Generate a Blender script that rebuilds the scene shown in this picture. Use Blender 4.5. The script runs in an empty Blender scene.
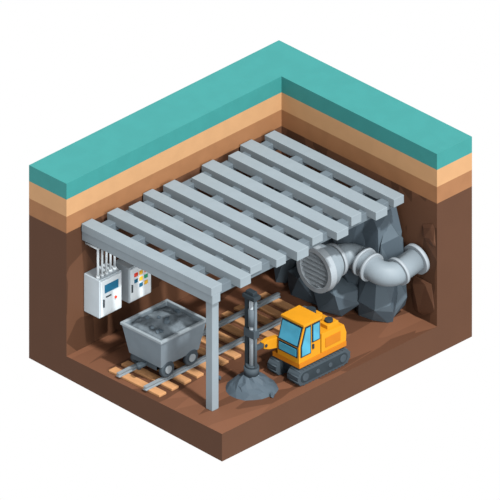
import bpy, bmesh, math, random
from mathutils import Vector, Matrix, noise
sc = bpy.context.scene
sc.view_settings.view_transform = 'Standard'
sc.view_settings.look = 'None'
col = sc.collection
K = 2.6

# ------------------------------------------------------------ materials
def lin(h):
    h = h.lstrip('#')
    o = []
    for i in (0, 2, 4):
        c = int(h[i:i+2], 16) / 255
        o.append(c/12.92 if c <= 0.04045 else ((c+0.055)/1.055)**2.4)
    return o
def mat(name, hexc, var=0.06, scale=3.0, rough=0.6, spec=0.12, stretch=(1, 1, 1), k=None, world=False, cells=None, rot=(0, 0, 0)):
    m = bpy.data.materials.new(name); m.use_nodes = True
    nt = m.node_tree; b = nt.nodes['Principled BSDF']
    b.inputs['Roughness'].default_value = rough
    b.inputs['Specular IOR Level'].default_value = spec
    c = [min(0.9, v / (k or K)) for v in lin(hexc)]
    tc = nt.nodes.new('ShaderNodeTexCoord')
    mp = nt.nodes.new('ShaderNodeMapping'); mp.inputs['Scale'].default_value = stretch; mp.inputs['Rotation'].default_value = rot
    if world:
        g = nt.nodes.new('ShaderNodeNewGeometry'); nt.links.new(g.outputs['Position'], mp.inputs['Vector'])
    else:
        nt.links.new(tc.outputs['Object'], mp.inputs['Vector'])
    r = nt.nodes.new('ShaderNodeValToRGB')
    if cells:
        n = nt.nodes.new('ShaderNodeTexVoronoi'); n.inputs['Scale'].default_value = scale
        sp = nt.nodes.new('ShaderNodeSeparateColor')
        nt.links.new(mp.outputs['Vector'], n.inputs['Vector'])
        nt.links.new(n.outputs['Color'], sp.inputs['Color'])
        r.color_ramp.interpolation = 'CONSTANT'
        r.color_ramp.elements[0].position = 0.0
        r.color_ramp.elements[0].color = [v*cells[0] for v in c] + [1]
        r.color_ramp.elements[1].position = cells[2]
        r.color_ramp.elements[1].color = c + [1]
        e = r.color_ramp.elements.new(cells[3]); e.color = [v*cells[1] for v in c] + [1]
        nt.links.new(sp.outputs['Red'], r.inputs['Fac'])
    else:
        n = nt.nodes.new('ShaderNodeTexNoise'); n.inputs['Scale'].default_value = scale
        n.inputs['Detail'].default_value = 2
        nt.links.new(mp.outputs['Vector'], n.inputs['Vector'])
        r.color_ramp.elements[0].position = 0.4; r.color_ramp.elements[1].position = 0.6
        r.color_ramp.elements[0].color = [v*(1-var) for v in c] + [1]
        r.color_ramp.elements[1].color = [min(0.95, v*(1+var)) for v in c] + [1]
        nt.links.new(n.outputs['Fac'], r.inputs['Fac'])
    nt.links.new(r.outputs['Color'], b.inputs['Base Color'])
    return m

M = {}
M['teal'] = mat('teal_turf', '4cb0ae', 0.02, 2, world=True)
M['tan'] = mat('tan_soil', 'f4be8a', 0.02, 2, world=True)
M['ochre'] = mat('brown_soil', 'c28a60', 0.03, 2, world=True)
M['earth'] = mat('dark_earth', '714d39', 0.02, 0.8, world=True)
M['inner'] = mat('inner_earth', '7f5842', 0, 1.5, world=True, stretch=(1.3, 1.0, 0.6), rot=(0, 0.7, 0), cells=(0.66, 1.12, 0.3, 0.8))
M['floor'] = mat('floor_earth', '8f6149', 0, 1.3, world=True, stretch=(1.5, 0.4, 1), rot=(0, 0, 0.25), cells=(0.66, 1.15, 0.28, 0.78))
M['ridge'] = mat('earth_ridge', '7c5641', 0.03, 1)
M['ridge2'] = mat('earth_ridge_dark', '704c39', 0.03, 1)
M['steel'] = mat('canopy_steel', 'b0bfc9', 0.02)
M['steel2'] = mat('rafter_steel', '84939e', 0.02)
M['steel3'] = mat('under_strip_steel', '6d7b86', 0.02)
M['cart'] = mat('cart_steel', '98a8b4', 0.03)
M['cartrim'] = mat('cart_rim', 'b8c5ce', 0.03)
M['dark'] = mat('dark_iron', '55626c', 0.05)
M['black'] = mat('black_iron', '3c4850', 0.05)
M['ore'] = mat('ore_stone', '87949e', 0.10, 5)
M['rock'] = mat('grey_rock', '748592', 0.04, 1.2)
M['rock2'] = mat('dark_rock', '62727f', 0.04, 1.2)
M['wood'] = mat('sleeper_wood', 'f4b680', 0.06, 2, stretch=(1, 8, 8))
M['rail'] = mat('rail_steel', 'aab6bf', 0.04)
M['mast'] = mat('mast_steel', '7b8994', 0.04)
M['white'] = mat('cabinet_white', 'e0eaf1', 0.02, k=1.4)
M['white2'] = mat('control_box_white_lifted', 'e0eaf1', 0.02, k=1.12)  # same white as the first cabinet door, lightened to offset shade on this box
M['grey'] = mat('cabinet_grey', 'c8d5de', 0.02, k=1.55)
M['pipe'] = mat('conduit_grey', 'ccd5db', 0.02, k=1.3)
M['screen'] = mat('screen_blue', '3f9ccc', 0.04, rough=0.4)
M['red'] = mat('button_red', 'f0503c', 0.03, k=1.2)
M['yel'] = mat('button_yellow', 'ffc53a', 0.03, k=1.2)
M['grn'] = mat('button_green', '3fae7c', 0.03, k=1.2)
M['orange'] = mat('excavator_orange', 'fbac22', 0.02, k=2.35)
M['orange2'] = mat('excavator_deep_orange', 'e68c1e', 0.02, k=2.35)
M['glass'] = mat('cab_glass', '55b4d6', 0.10, 2, rough=0.3, spec=0.2, k=2.2)
M['frame'] = mat('window_frame', '24404f', 0.05)
M['duct'] = mat('duct_metal', 'a8b7c2', 0.02, rough=0.5, spec=0.2)
M['duct2'] = mat('duct_flange', 'c4d0da', 0.02, rough=0.5, spec=0.2)
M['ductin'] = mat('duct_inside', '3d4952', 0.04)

# ------------------------------------------------------------ builders
origin = {}
def empty(name, loc, label, category, group=None):
    e = bpy.data.objects.new(name, None); e.empty_display_size = 0.3
    e.location = loc; col.objects.link(e); origin[e.name] = Vector(loc)
    e['label'] = label; e['category'] = category
    if group: e['group'] = group
    return e

class B:
    def __init__(s): s.bm = bmesh.new()
    def poly(s, verts, faces, mi=0, smooth=False):
        vs = [s.bm.verts.new(v) for v in verts]
        for f in faces:
            try:
                fc = s.bm.faces.new([vs[i] for i in f]); fc.material_index = mi; fc.smooth = smooth
            except ValueError: pass
        return s
    def box(s, x0, x1, y0, y1, z0, z1, mi=0, bev=0.0):
        v = [(x0,y0,z0),(x1,y0,z0),(x1,y1,z0),(x0,y1,z0),(x0,y0,z1),(x1,y0,z1),(x1,y1,z1),(x0,y1,z1)]
        f = [(0,3,2,1),(4,5,6,7),(0,1,5,4),(1,2,6,5),(2,3,7,6),(3,0,4,7)]
        if bev <= 0: return s.poly(v, f, mi)
        t = bmesh.new(); vs = [t.verts.new(p) for p in v]
        for q in f: t.faces.new([vs[i] for i in q])
        bmesh.ops.bevel(t, geom=t.edges[:], offset=bev, segments=2, affect='EDGES', profile=0.5)
        s.merge(t, mi); return s
    def merge(s, t, mi=0, rnd=None):
        t.verts.ensure_lookup_table(); t.verts.index_update()
        if rnd is None:
            s.poly([v.co.copy() for v in t.verts], [[v.index for v in f.verts] for f in t.faces], mi)
        else:
            vs = [s.bm.verts.new(v.co) for v in t.verts]
            for f in t.faces:
                fc = s.bm.faces.new([vs[v.index] for v in f.verts]); fc.material_index = rnd.choice((0, 1, 1))
        t.free()
    def prism(s, pts, axis, a0, a1, mi=0, bev=0.0):
        def P(p, a):
            return {'x': (a, p[0], p[1]), 'y': (p[0], a, p[1]), 'z': (p[0], p[1], a)}[axis]
        n = len(pts)
        t = bmesh.new()
        A = [t.verts.new(P(p, a0)) for p in pts]; C = [t.verts.new(P(p, a1)) for p in pts]
        t.faces.new(A[::-1]); t.faces.new(C)
        for i in range(n): t.faces.new([A[i], A[(i+1) % n], C[(i+1) % n], C[i]])
        bmesh.ops.recalc_face_normals(t, faces=t.faces[:])
        if bev > 0:
            bmesh.ops.bevel(t, geom=t.edges[:], offset=bev, segments=2, affect='EDGES', profile=0.5)
        s.merge(t, mi); return s
    def lathe(s, p0, p1, prof, seg=40, mi=0, caps=True, smooth=True):
        p0 = Vector(p0); p1 = Vector(p1); d = (p1-p0); L = d.length; d = d/L
        a = d.orthogonal().normalized(); b = d.cross(a)
        vs = []; fs = []
        for t, r in prof:
            for i in range(seg):
                an = 2*math.pi*i/seg
                vs.append(p0 + d*t*L + (a*math.cos(an)+b*math.sin(an))*r)
        for j in range(len(prof)-1):
            for i in range(seg):
                k = (i+1) % seg
                fs.append((j*seg+i, j*seg+k, (j+1)*seg+k, (j+1)*seg+i))
        base = [s.bm.verts.new(v) for v in vs]
        for f in fs:
            fc = s.bm.faces.new([base[i] for i in f]); fc.material_index = mi; fc.smooth = smooth
        if caps:
            f1 = s.bm.faces.new(base[:seg][::-1]); f1.material_index = mi
            f2 = s.bm.faces.new(base[-seg:]); f2.material_index = mi
        return s
    def cyl(s, p0, p1, r, seg=24, mi=0, r2=None):
        return s.lathe(p0, p1, [(0, r), (1, r if r2 is None else r2)], seg, mi)
    def tube(s, path, r, seg=32, mi=0):
        path = [Vector(p) for p in path]; n = len(path); rings = []
        for i, p in enumerate(path):
            t = (path[min(i+1, n-1)] - path[max(i-1, 0)]).normalized()
            a = t.cross(Vector((0, 0, 1)))
            if a.length < 1e-4: a = Vector((1, 0, 0))
            a.normalize(); b = a.cross(t).normalized()
            rings.append([s.bm.verts.new(p + (a*math.cos(2*math.pi*k/seg)+b*math.sin(2*math.pi*k/seg))*r) for k in range(seg)])
        for i in range(n-1):
            for k in range(seg):
                q = (k+1) % seg
                f = s.bm.faces.new([rings[i][k], rings[i][q], rings[i+1][q], rings[i+1][k]]); f.smooth = True; f.material_index = mi
        s.bm.faces.new(rings[0][::-1]).material_index = mi; s.bm.faces.new(rings[-1]).material_index = mi
        return s
    def done(s, name, mats, parent=None, label=None, category=None, kind=None, group=None, base=False, keep=False):
        bmesh.ops.recalc_face_normals(s.bm, faces=s.bm.faces[:])
        me = bpy.data.meshes.new(name)
        cs = [v.co for v in s.bm.verts]
        lo = Vector([min(c[i] for c in cs) for i in range(3)]); hi = Vector([max(c[i] for c in cs) for i in range(3)])
        c = (lo+hi)/2
        if base: c.z = lo.z
        if keep: c = Vector((0, 0, 0))
        for v in s.bm.verts: v.co -= c
        s.bm.to_mesh(me); s.bm.free()
        for m in (mats if isinstance(mats, (list, tuple)) else [mats]): me.materials.append(M[m])
        o = bpy.data.objects.new(name, me); col.objects.link(o)
        origin[o.name] = c.copy()
        if parent is not None:
            o.parent = parent; o.location = c - origin[parent.name]
        else: o.location = c
        if label: o['label'] = label
        if category: o['category'] = category
        if kind: o['kind'] = kind
        if group: o['group'] = group
        return o

def hull(c, s, rnd, n, bev=.035, clampw=True, lo=.85, hi=1.12, zmax=99, xmax=99):
    t = bmesh.new()
    for i in range(n):
        v = Vector((rnd.gauss(0, 1), rnd.gauss(0, 1), rnd.gauss(0, 1))).normalized()
        v *= rnd.uniform(lo, hi)
        p = Vector((c[0]+v.x*s[0], c[1]+v.y*s[1], c[2]+v.z*s[2]))
        if clampw:
            p.z = min(zmax, max(p.z, 0.005)); p.y = min(p.y, 8.59); p.x = min(xmax, max(p.x, 1.51))
        t.verts.new(p)
    r = bmesh.ops.convex_hull(t, input=t.verts[:])
    bmesh.ops.delete(t, geom=[g for g in r['geom_interior'] if isinstance(g, bmesh.types.BMVert)], context='VERTS')
    if bev: bmesh.ops.bevel(t, geom=t.edges[:], offset=min(s)*bev, segments=1, affect='EDGES')
    return t
def rock(name, c, s, seed, m='rock', n=16, label='', category='rock', group=None, clampw=True):
    b = B(); b.merge(hull(c, s, random.Random(seed), n, clampw=clampw))
    return b.done(name, m, label=label, category=category, group=group)

# ------------------------------------------------------------ ground block
XM, YM, TOP = 7.72, 10.0, 5.63
TX, TY = 1.5, 8.6
def zb(x): return -0.67 - 0.23*x/XM
def layered(name, x0, x1, y0, y1, label, innerface):
    zs = [None, TOP-1.62, TOP-1.08, TOP-0.52, TOP]
    mi = [3, 2, 1, 0]
    b = B()
    for k in range(4):
        lo0 = zb(x0) if k == 0 else zs[k]; lo1 = zb(x1) if k == 0 else zs[k]; hi = zs[k+1]
        v = [(x0,y0,lo0),(x1,y0,lo1),(x1,y1,lo1),(x0,y1,lo0),(x0,y0,hi),(x1,y0,hi),(x1,y1,hi),(x0,y1,hi)]
        f = [(0,1,5,4),(1,2,6,5),(2,3,7,6),(3,0,4,7)]
        if k == 0:
            inn = f.pop(innerface); b.poly(v, [inn], 4)
            f.append((0,3,2,1))
        if k == 3: f.append((4,5,6,7))
        b.poly(v, f, mi[k])
    bmesh.ops.remove_doubles(b.bm, verts=b.bm.verts[:], dist=1e-4)
    o = b.done(name, ['teal', 'tan', 'ochre', 'earth', 'inner'], kind='structure', keep=True)
    o['label'] = label
layered('wall_left', 0, TX, 0, YM, 'thick earth wall with teal turf top and tan soil layers', 1)
layered('wall_right', TX, XM, TY, YM, 'earth wall with teal turf top and layered soil', 0)
b = B()
v = [(TX,0,zb(TX)),(XM,0,zb(XM)),(XM,TY,zb(XM)),(TX,TY,zb(TX)),(TX,0,0),(XM,0,0),(XM,TY,0),(TX,TY,0)]
b.poly(v, [(0,3,2,1),(0,1,5,4),(1,2,6,5),(2,3,7,6),(3,0,4,7)], 1); b.poly(v, [(4,5,6,7)], 0)
bmesh.ops.remove_doubles(b.bm, verts=b.bm.verts[:], dist=1e-4)
o = b.done('floor', ['floor', 'earth'], kind='structure', keep=True); o['label'] = 'brown earth mine floor slab'
rnd = random.Random(12)
for c, s in [((7.15, 8.62, .8), (.48, .12, .85)), ((7.4, 8.62, 2.8), (.3, .09, .65))]:
    B_ = B(); B_.merge(hull(c, s, rnd, 18, 0, lo=.95, hi=1.1, xmax=7.68), rnd=rnd)
    B_.done('earth_ridge', ['ridge', 'ridge2'], label='shallow angular brown earth outcrop on the soil wall', category='earth outcrop', group='earth outcrops on the wall')

# ------------------------------------------------------------ canopy
cz = 4.12
can = empty('canopy', (6.55, 0.85, 0), 'blue-grey steel slatted roof canopy on a single post over the track', 'canopy')
B().box(6.37, 6.63, 0.7, 0.96, 0.0, 3.56, bev=0.015).done('post', 'steel', can)
for x in (1.72, 2.9, 4.1, 5.3, 6.34):
    B().box(x, x+0.28, 0.92, 8.2, 3.70, 3.97, bev=0.012).done('rafter', 'steel2', can)
B().box(1.51, 6.74, 0.60, 0.92, 3.56, 3.86, bev=0.015).done('front_beam', 'steel', can)
ys   = [0.56, 1.46, 2.18, 3.00, 3.68, 4.60, 5.30, 6.16, 6.88, 7.76]
wds  = [.42, .42, .46, .38, .46, .42, .46, .40, .46, .40]
x0s  = [1.54, 1.66, 1.80, 1.56, 1.68, 1.90, 1.60, 1.80, 1.56, 1.66]
x1s  = [6.74, 7.00, 6.68, 6.90, 7.05, 6.74, 7.02, 6.74, 7.0, 6.84]
for i, y in enumerate(ys):
    B().box(x0s[i], x1s[i], y, y+wds[i], 3.86, cz+(.04 if i % 3 == 1 else 0), bev=0.01).done('roof_slat', 'steel', can)
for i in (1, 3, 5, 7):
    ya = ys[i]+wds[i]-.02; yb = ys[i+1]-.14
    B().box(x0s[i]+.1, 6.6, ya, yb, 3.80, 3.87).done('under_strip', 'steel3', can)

# ------------------------------------------------------------ rail track
tr = empty('rail_track', (4.0, 3.5, 0), 'narrow mine railway with wooden sleepers and grey steel rails', 'railway track')
y = 0.2
while y < 6.5:
    B().box(2.98, 5.02, y, y+0.28, 0.0, 0.08, bev=0.015).done('sleeper', 'wood', tr); y += 0.5
for x in (3.45, 4.52):
    pr = [(x-0.07, .08), (x+0.07, .08), (x+0.07, .105), (x+0.02, .12), (x+0.02, .16), (x+0.05, .17), (x+0.05, .2), (x-0.05, .2), (x-0.05, .17), (x-0.02, .16), (x-0.02, .12), (x-0.07, .105)]
    B().prism(pr, 'y', 0.1, 6.55).done('rail', 'rail', tr)

# ------------------------------------------------------------ mine cart
ct = empty('mine_cart', (3.98, 1.44, 0.2), 'blue-grey steel mine cart filled with ore on the rails', 'mine cart')
X0, X1, Y0, Y1, ZT, ZB = 3.18, 4.76, 0.52, 2.34, 1.56, 0.6
ins, insy = 0.16, 0.15; w = 0.06
O = [(X0,Y0,ZT),(X1,Y0,ZT),(X1,Y1,ZT),(X0,Y1,ZT)]
Ob = [(X0+ins,Y0+insy,ZB),(X1-ins,Y0+insy,ZB),(X1-ins,Y1-insy,ZB),(X0+ins,Y1-insy,ZB)]
I = [(X0+w,Y0+w,ZT),(X1-w,Y0+w,ZT),(X1-w,Y1-w,ZT),(X0+w,Y1-w,ZT)]
Ib = [(X0+ins+w,Y0+insy+w,ZB+.08),(X1-ins-w,Y0+insy+w,ZB+.08),(X1-ins-w,Y1-insy-w,ZB+.08),(X0+ins+w,Y1-insy-w,ZB+.08)]
b = B()
fs = []
for i in range(4):
    j = (i+1) % 4
    fs += [(i, j, 4+j, 4+i), (8+i, 12+i, 12+j, 8+j), (i, 8+i, 8+j, j)]
fs += [(4,5,6,7), (12,15,14,13)]
b.poly(O+Ob+I+Ib, fs)
b.done('tub', 'cart', ct)
b = B()
for (a0, a1, b0, b1) in ((X0-.03, X1+.03, Y0-.03, Y0+.06), (X0-.03, X1+.03, Y1-.06, Y1+.03), (X0-.03, X0+.06, Y0+.06, Y1-.06), (X1-.06, X1+.03, Y0+.06, Y1-.06)):
    b.box(a0, a1, b0, b1, ZT-.05, ZT+.03, bev=0.01)
b.done('rim', 'cartrim', ct)
B().box(3.45, 3.6, 0.68, 2.2, 0.46, 0.6).box(4.28, 4.43, 0.68, 2.2, 0.46, 0.6).box(3.45, 4.43, 0.66, 0.8, 0.46, 0.6).box(3.45, 4.43, 2.06, 2.2, 0.46, 0.6).done('chassis', 'dark', ct)
for yy in (0.95, 1.9):
    B().cyl((3.4, yy, .45), (4.58, yy, .45), 0.045).done('axle', 'dark', ct)
    for xx, sgn in ((3.36, -1), (4.5, 1)):
        wv = B().lathe((xx, yy, .455), (xx+.13, yy, .455), [(0, .18), (0.0, .255), (.8, .255), (1, .23), (1, 0.18), (0.85, .16)] , 32).done('wheel', 'dark', ct)
        hx = xx+.09 if sgn > 0 else xx-.03
        B().cyl((hx, yy, .455), (hx+.06, yy, .455), 0.12).done('hub', 'cartrim', wv)
B().box(3.9, 4.06, 0.42, 0.68, .47, .57, bev=.02).cyl((3.98, .42, .44), (3.98, .42, .6), .07).done('coupling', 'dark', ct)
b = B(); N = 22; vs = []
ix0, ix1, iy0, iy1 = X0+w+.03, X1-w-.03, Y0+w+.03, Y1-w-.03
for j in range(N+1):
    for i in range(N+1):
        s, t = i/N, j/N
        h = (math.sin(math.pi*s)*math.sin(math.pi*t))**0.6
        z = 1.46 + 0.26*h + (0.08*noise.noise(Vector((s*6, t*6, 2))) if 0 < i < N and 0 < j < N else 0)
        vs.append((ix0+(ix1-ix0)*s, iy0+(iy1-iy0)*t, z))
b.poly(vs, [(j*(N+1)+i, j*(N+1)+i+1, (j+1)*(N+1)+i+1, (j+1)*(N+1)+i) for j in range(N) for i in range(N)])
b.done('ore_heap', 'ore', label='grey crushed ore heaped in the mine cart', category='ore', kind='stuff')
rr_ = random.Random(9)
for k in range(8):
    s, t = rr_.uniform(.15, .85), rr_.uniform(.12, .88); r = rr_.uniform(.07, .11)
    h = (math.sin(math.pi*s)*math.sin(math.pi*t))**0.6
    rock('ore_chunk', (ix0+(ix1-ix0)*s, iy0+(iy1-iy0)*t, 1.48+.26*h+r*.3), (r, r*1.1, r*.7), 50+k, 'rock' if k % 2 else 'rock2', 12, 'small angular grey ore chunk heaped in the mine cart', 'ore', 'ore chunks in the cart', clampw=False)

# ------------------------------------------------------------ control cabinets
def cabinet(x1, y0, y1, z0, z1, label, kind):
    e = empty('control_cabinet', (TX+.01, (y0+y1)/2, z0), label, 'control cabinet')
    B().box(TX+.01, x1, y0, y1, z0, z1, bev=.02).done('body', 'grey', e)
    d = B().box(x1, x1+.035, y0+.03, y1-.03, z0+.04, z1-.04, bev=.012).done('door', 'white2' if kind else 'white', e)
    if kind == 0:
        B().box(x1+.035, x1+.05, y0+.17, y1-.17, z1-.46, z1-.2).done('display', 'screen', e)
        B().box(x1+.035, x1+.055, y0+.22, y1-.45, z0+.62, z0+.66).done('label_plate', 'dark', e)
        B().cyl((x1+.03, y1-.28, z0+.5), (x1+.07, y1-.28, z0+.5), .04).done('indicator_button', 'red', e)
        B().box(x1+.035, x1+.08, y0+.1, y0+.14, z0+.35, z0+.6, bev=.008).done('handle', 'dark', d)
    else:
        for (c, r, m) in [(0, 0, 'red'), (1, 0, 'yel'), (2, 0, 'red'), (0, 1, 'screen'), (1, 1, 'yel'), (2, 1, 'grn'), (1, 2, 'screen'), (2, 2, 'yel')]:
            yy = y0+.17+c*.2; zz = z1-.27-r*.2
            B().box(x1+.035, x1+.06, yy, yy+.13, zz-.06, zz+.06, bev=.01).done('button', m, e)
        B().box(x1+.035, x1+.07, y0+.06, y0+.1, z0+.35, z0+.6, bev=.008).done('handle', 'dark', d)
    return e
cabinet(2.14, 0.68, 1.56, 1.2, 2.44, 'pale blue-white electrical cabinet with blue display on the earth wall', 0)
cabinet(2.12, 1.88, 2.76, 1.2, 2.34, 'pale grey control box with a few coloured push buttons', 1)
for i in range(5):
    y = 0.76+i*0.165
    B().cyl((2.0, y, 2.44), (2.0, y, 3.4), .036, 14).cyl((2.0, y, 2.44), (2.0, y, 2.53), .06, 14).cyl((2.034, y, 3.4), (1.51, y, 3.4), .036, 14).done('conduit_pipe', 'pipe', label='thin pale grey conduit pipe rising from the electrical cabinet', category='pipe', group='conduits above the cabinet')

# ------------------------------------------------------------ drill rig + mound
dx, dy = 6.46, 2.44
b = B(); R = .74; rings = 6; seg = 18; vs = [(dx, dy, .6)]
rnd = random.Random(5)
for j in range(1, rings+1):
    for i in range(seg):
        a = 2*math.pi*(i+(j % 2)*.5)/seg; t = j/rings
        rr = R*t*(1+rnd.uniform(-.05, .05))
        z = 0 if j == rings else .6*(1-t)**.85*(1+rnd.uniform(-.07, .08))
        vs.append((dx+rr*math.cos(a), dy+rr*math.sin(a), max(0, z)))
fs = [(0, 1+i, 1+(i+1) % seg) for i in range(seg)]
for j in range(rings-1):
    for i in range(seg):
        A, Bq, C, D = 1+j*seg+i, 1+(j+1)*seg+i, 1+(j+1)*seg+(i+1) % seg, 1+j*seg+(i+1) % seg
        fs += [(A, Bq, C), (A, C, D)]
b.poly(vs, fs)
b.done('rubble_mound', ['rock2'], label='compact cone of grey faceted rubble under the drill', category='rubble', kind='stuff')
dr = empty('drilling_rig', (dx, dy, .3), 'upright steel drill mast standing in the rubble mound', 'drill')
B().box(dx-.2, dx-.09, dy-.08, dy+.08, .45, 3.0, bev=.01).done('mast', 'black', dr)
B().cyl((dx+.03, dy-.02, .4), (dx+.03, dy-.02, 2.95), .075, 24).done('drill_rod', 'duct2', dr)
B().cyl((dx+.16, dy, .5), (dx+.16, dy, 2.95), .045, 20).done('guide_rod', 'mast', dr)
B().cyl((dx+.03, dy-.02, 2.05), (dx+.03, dy-.02, 2.6), .11, 24).done('sleeve', 'mast', dr)
B().box(dx-.21, dx+.21, dy-.11, dy+.11, 1.68, 1.94, bev=.012).done('clamp', 'dark', dr)
B().box(dx-.24, dx+.24, dy-.14, dy+.14, 2.93, 3.06, bev=.015).box(dx-.15, dx+.15, dy-.09, dy+.09, 3.06, 3.17, bev=.015).done('mast_head', 'black', dr)
B().cyl((dx-.0, dy, .45), (dx-.0, dy, .7), .22, 24).cyl((dx, dy, .7), (dx, dy, .78), .17, 24).done('base_collar', 'dark', dr)

# ------------------------------------------------------------ excavator
ex = empty('excavator', (6.53, 4.72, 0), 'yellow-orange compact tracked excavator with blue cab windows', 'excavator')
def stadium(y0, y1, z0, z1, n=10, front=0):
    r = (z1-z0)/2; zc = (z0+z1)/2; p = []
    for i in range(n+1):
        a = -math.pi/2 + math.pi*i/n; p.append((y1-r+r*math.cos(a), zc+r*math.sin(a)))
    for i in range(n+1):
        a = math.pi/2 + math.pi*i/n; p.append((y0+r+r*math.cos(a), zc+r*math.sin(a)))
    return p
for xa, xb, side in ((6.72, 7.15, 1), (5.93, 6.28, -1)):
    b = B().prism(stadium(3.66, 5.76, .02, .5), 'x', xa, xb)
    for i in range(13):
        yy = 3.9 + i*.13
        b.box(xa-.004, xb+.004, yy, yy+.05, 0.0, .03).box(xa-.004, xb+.004, yy, yy+.05, .49, .515)
    for yc, sg in ((3.90, -1), (5.52, 1)):
        for a in (-60, -20, 20, 60):
            an = math.radians(a); rr = .238
            py, pz = yc+sg*rr*math.cos(an), .26+rr*math.sin(an)
            b.cyl((xa-.004, py, pz), (xb+.004, py, pz), .022, 8)
    t = b.done('crawler_track', 'dark', ex)
    xs = xb if side > 0 else xa
    B().prism(stadium(3.78, 5.64, .1, .42), 'x', xs if side > 0 else xs-.015, xs+.015 if side > 0 else xs).done('track_plate', 'black', t)
    for yy, r in ((3.96, .12), (4.45, .07), (4.95, .07), (5.46, .12)):
        B().cyl((xs, yy, .26), (xs+side*.03, yy, .26), r, 20).done('roller', 'dark', t)
B().box(6.2, 6.8, 3.95, 5.45, .18, .5, bev=.02).cyl((6.53, 4.7, .48), (6.53, 4.7, .6), .42, 28).done('undercarriage', 'black', ex)
B().box(6.0, 7.08, 3.8, 5.68, .55, .7, bev=.006).done('platform', 'orange2', ex)
B().prism([(4.7, .7), (5.68, .7), (5.70, .98), (5.6, 1.26), (4.7, 1.32)], 'x', 6.02, 7.06, bev=.006).done('engine_hood', 'orange', ex)
B().box(7.055, 7.075, 4.85, 5.45, .82, 1.12, bev=.006).done('side_panel', 'orange2', ex)
B().box(6.06, 6.5, 4.78, 5.3, 1.28, 1.54, bev=.01).done('hood_block', 'orange', ex)
B().cyl((6.28, 5.04, 1.54), (6.28, 5.04, 1.68), .16, 20).done('filter_cap', 'black', ex)
B().box(6.64, 6.98, 5.02, 5.46, 1.26, 1.42, bev=.01).done('hood_block', 'orange', ex)
B().cyl((6.81, 5.24, 1.42), (6.81, 5.24, 1.5), .12, 20).done('exhaust_cap', 'black', ex)
cab = B().prism([(3.8, .7), (4.66, .7), (4.66, 1.84), (4.0, 1.84), (3.8, 1.2)], 'x', 6.2, 7.06, bev=.006).done('cab', 'orange', ex)
B().box(6.17, 7.09, 3.96, 4.7, 1.84, 1.91, bev=.006).done('cab_roof', 'orange', cab)
def slab(y0, z0, y1, z1, xa, xb, th, name, m, par):
    d = Vector((0, y1-y0, z1-z0)).normalized(); nrm = Vector((0, -d.z, d.y))
    pts = [(y0, z0), (y1, z1), (y1+nrm.y*th, z1+nrm.z*th), (y0+nrm.y*th, z0+nrm.z*th)]
    return B().prism(pts, 'x', xa, xb).done(name, m, par)
slab(3.805, 1.22, 3.99, 1.81, 6.23, 7.03, .025, 'windshield_frame', 'frame', cab)
slab(3.82, 1.26, 3.975, 1.77, 6.27, 6.99, .04, 'windshield', 'glass', cab)
B().box(6.25, 7.01, 3.78, 3.81, .88, 1.19).done('lower_frame', 'frame', cab)
B().box(6.29, 6.97, 3.765, 3.8, .92, 1.15).done('lower_window', 'glass', cab)
B().prism([(3.86, .88), (4.27, .88), (4.27, 1.8), (4.04, 1.8), (3.86, 1.22)], 'x', 7.055, 7.075).done('door_frame', 'frame', cab)
B().prism([(3.9, .92), (4.23, .92), (4.23, 1.76), (4.07, 1.76), (3.9, 1.21)], 'x', 7.07, 7.09).done('side_window', 'glass', cab)
B().box(7.055, 7.075, 4.31, 4.63, 1.2, 1.8).done('rear_frame', 'frame', cab)
B().box(7.07, 7.09, 4.35, 4.59, 1.24, 1.76).done('rear_side_window', 'glass', cab)
B().box(7.06, 7.1, 4.32, 4.38, 1.0, 1.14).done('door_handle', 'black', cab)
B().prism([(3.9, .85), (3.9, 1.2), (3.5, 1.26), (3.3, 1.22), (3.3, 1.04), (3.5, .95)], 'x', 6.0, 6.18, bev=.01).done('boom', 'orange', ex)
B().cyl((5.98, 3.36, 1.13), (6.2, 3.36, 1.13), .05, 18).done('pivot_pin', 'black', ex)
B().box(6.03, 6.15, 3.02, 3.3, 1.08, 1.2, bev=.01).done('gripper', 'dark', ex)
ex.location = (6.53+.27, 4.72-.33, 0)

# ------------------------------------------------------------ ventilation duct
vz = 2.08; vx = 5.56; fy = 5.88; py = 7.3; ex2 = 6.98; vz2 = 1.82; vz3 = 1.95
vt = empty('ventilation_duct', (ex2, TY, vz3), 'grey metal ventilation duct with round grilled fan inlet', 'ventilation duct')
B().lathe((vx, fy, vz), (vx, fy+.7, vz), [(.2, .64), (.6, .64), (.6, .55), (.85, .55), (.85, .47), (1, .47)], 48, caps=False, smooth=False).done('fan_housing', 'duct', vt)
B().lathe((vx, fy-.04, vz), (vx, fy+.18, vz), [(1, .56), (.9, .555), (0, .56), (0, .70), (1, .71), (1, .6)], 48, caps=False, smooth=False).done('inlet_rim', 'duct2', vt)
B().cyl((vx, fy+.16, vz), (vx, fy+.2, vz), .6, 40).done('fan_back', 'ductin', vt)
b = B()
for i in range(-3, 4):
    zz = i*.155; h = math.sqrt(max(0, .57**2-zz**2))
    b.prism([(fy+.0, vz+zz-.05), (fy+.03, vz+zz-.065), (fy+.14, vz+zz+.03), (fy+.11, vz+zz+.045)], 'x', vx-h, vx+h)
b.done('grille', 'duct2', vt)
rb = .42
def zl(x, y):
    if y > py+rb: return vz2+(vz3-vz2)*min(1, (y-py-rb)/(TY-py-rb))
    return vz+(vz2-vz)*min(1, max(0, (x-vx)/(ex2-vx)))
p1 = [(vx, fy+.6)] + [(vx+rb-rb*math.cos(t), py-rb+rb*math.sin(t)) for t in [math.pi/2*i/12 for i in range(13)]]
p1 += [(ex2-rb+rb*math.sin(t), py+rb-rb*math.cos(t)) for t in [math.pi/2*i/12 for i in range(13)]] + [(ex2, TY-.02)]
p1 = [(p[0], p[1], zl(*p)) for p in p1]
B().tube(p1, .355, 36).done('duct_pipe', 'duct', vt)
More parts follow.
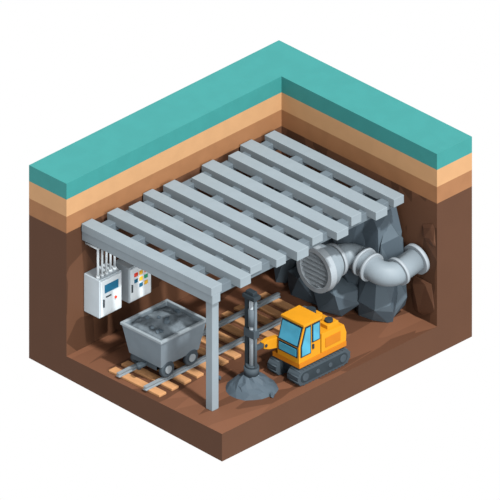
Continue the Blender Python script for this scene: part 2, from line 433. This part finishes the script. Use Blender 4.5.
for p, q, r in (((vx, fy+.72), (vx, fy+.84), .5), ((6.04, py), (6.14, py), .44), ((6.34, py), (6.44, py), .44), ((ex2, py+rb+.02), (ex2, py+rb+.12), .43), ((ex2, TY-.14), (ex2, TY-.02), .47)):
    B().cyl((p[0], p[1], zl(*p)), (q[0], q[1], zl(*q)), r, 40).done('flange', 'duct2', vt)

# ------------------------------------------------------------ rocks
rnd = random.Random(31); b = B()
for c, s, n in [((5.75, 8.2, 1.75), (.85, .5, 2.15), 20), ((4.9, 8.05, 1.6), (1.0, .65, 2.0), 20),
             ((3.9, 7.9, 1.5), (1.1, .8, 2.0), 20), ((2.8, 7.8, 1.2), (1.1, .8, 1.9), 18), ((6.25, 8.2, 1.2), (.55, .45, 1.8), 18),
             ((6.0, 7.9, .7), (.8, .6, 1.3), 20), ((4.9, 7.4, .6), (.9, .65, 1.1), 18), ((3.9, 7.35, .5), (.8, .55, 1.0), 18)]:
    b.merge(hull(c, s, rnd, n, .0, lo=.95, hi=1.1, zmax=3.66), rnd=rnd)
b.done('rock_outcrop', ['rock', 'rock2'], label='large jagged blue-grey rock mass against the earth wall', category='rock')
for i, (x, y, r) in enumerate([(7.24, 2.5, .1), (5.5, 2.1, .1)]):
    rock('loose_stone', (x, y, r*.5), (r, r, r*.8), 70+i, 'rock2', 12, 'small grey stone on the floor by the rubble mound', 'rock', 'loose stones around the mound')

# ------------------------------------------------------------ light, world, camera
w_ = bpy.data.worlds.new('World'); sc.world = w_; w_.use_nodes = True
bg = w_.node_tree.nodes['Background']; bg.inputs['Color'].default_value = (1, 1, 1, 1); bg.inputs['Strength'].default_value = 1.0
def sun(name, energy, dirv, ang):
    sd = bpy.data.lights.new(name, 'SUN'); sd.energy = energy; sd.angle = math.radians(ang); sd.color = (1, .99, .96)
    so = bpy.data.objects.new(name, sd); col.objects.link(so)
    so.rotation_euler = Vector(dirv).to_track_quat('Z', 'Y').to_euler()
sun('Sun', 5.2, (.50, -.08, .86), 3)
sun('FillSun', 2.9, (.90, -.26, .38), 25)
cam = bpy.data.cameras.new('Camera'); cam.type = 'ORTHO'; cam.ortho_scale = 14.142; cam.clip_end = 200
co = bpy.data.objects.new('Camera', cam); col.objects.link(co)
c30 = math.cos(math.radians(30)); d = Vector((c30/math.sqrt(2), -c30/math.sqrt(2), .5))
co.location = Vector((.92, 7.92, 0)) + d*45
co.rotation_euler = d.to_track_quat('Z', 'Y').to_euler()
sc.camera = co
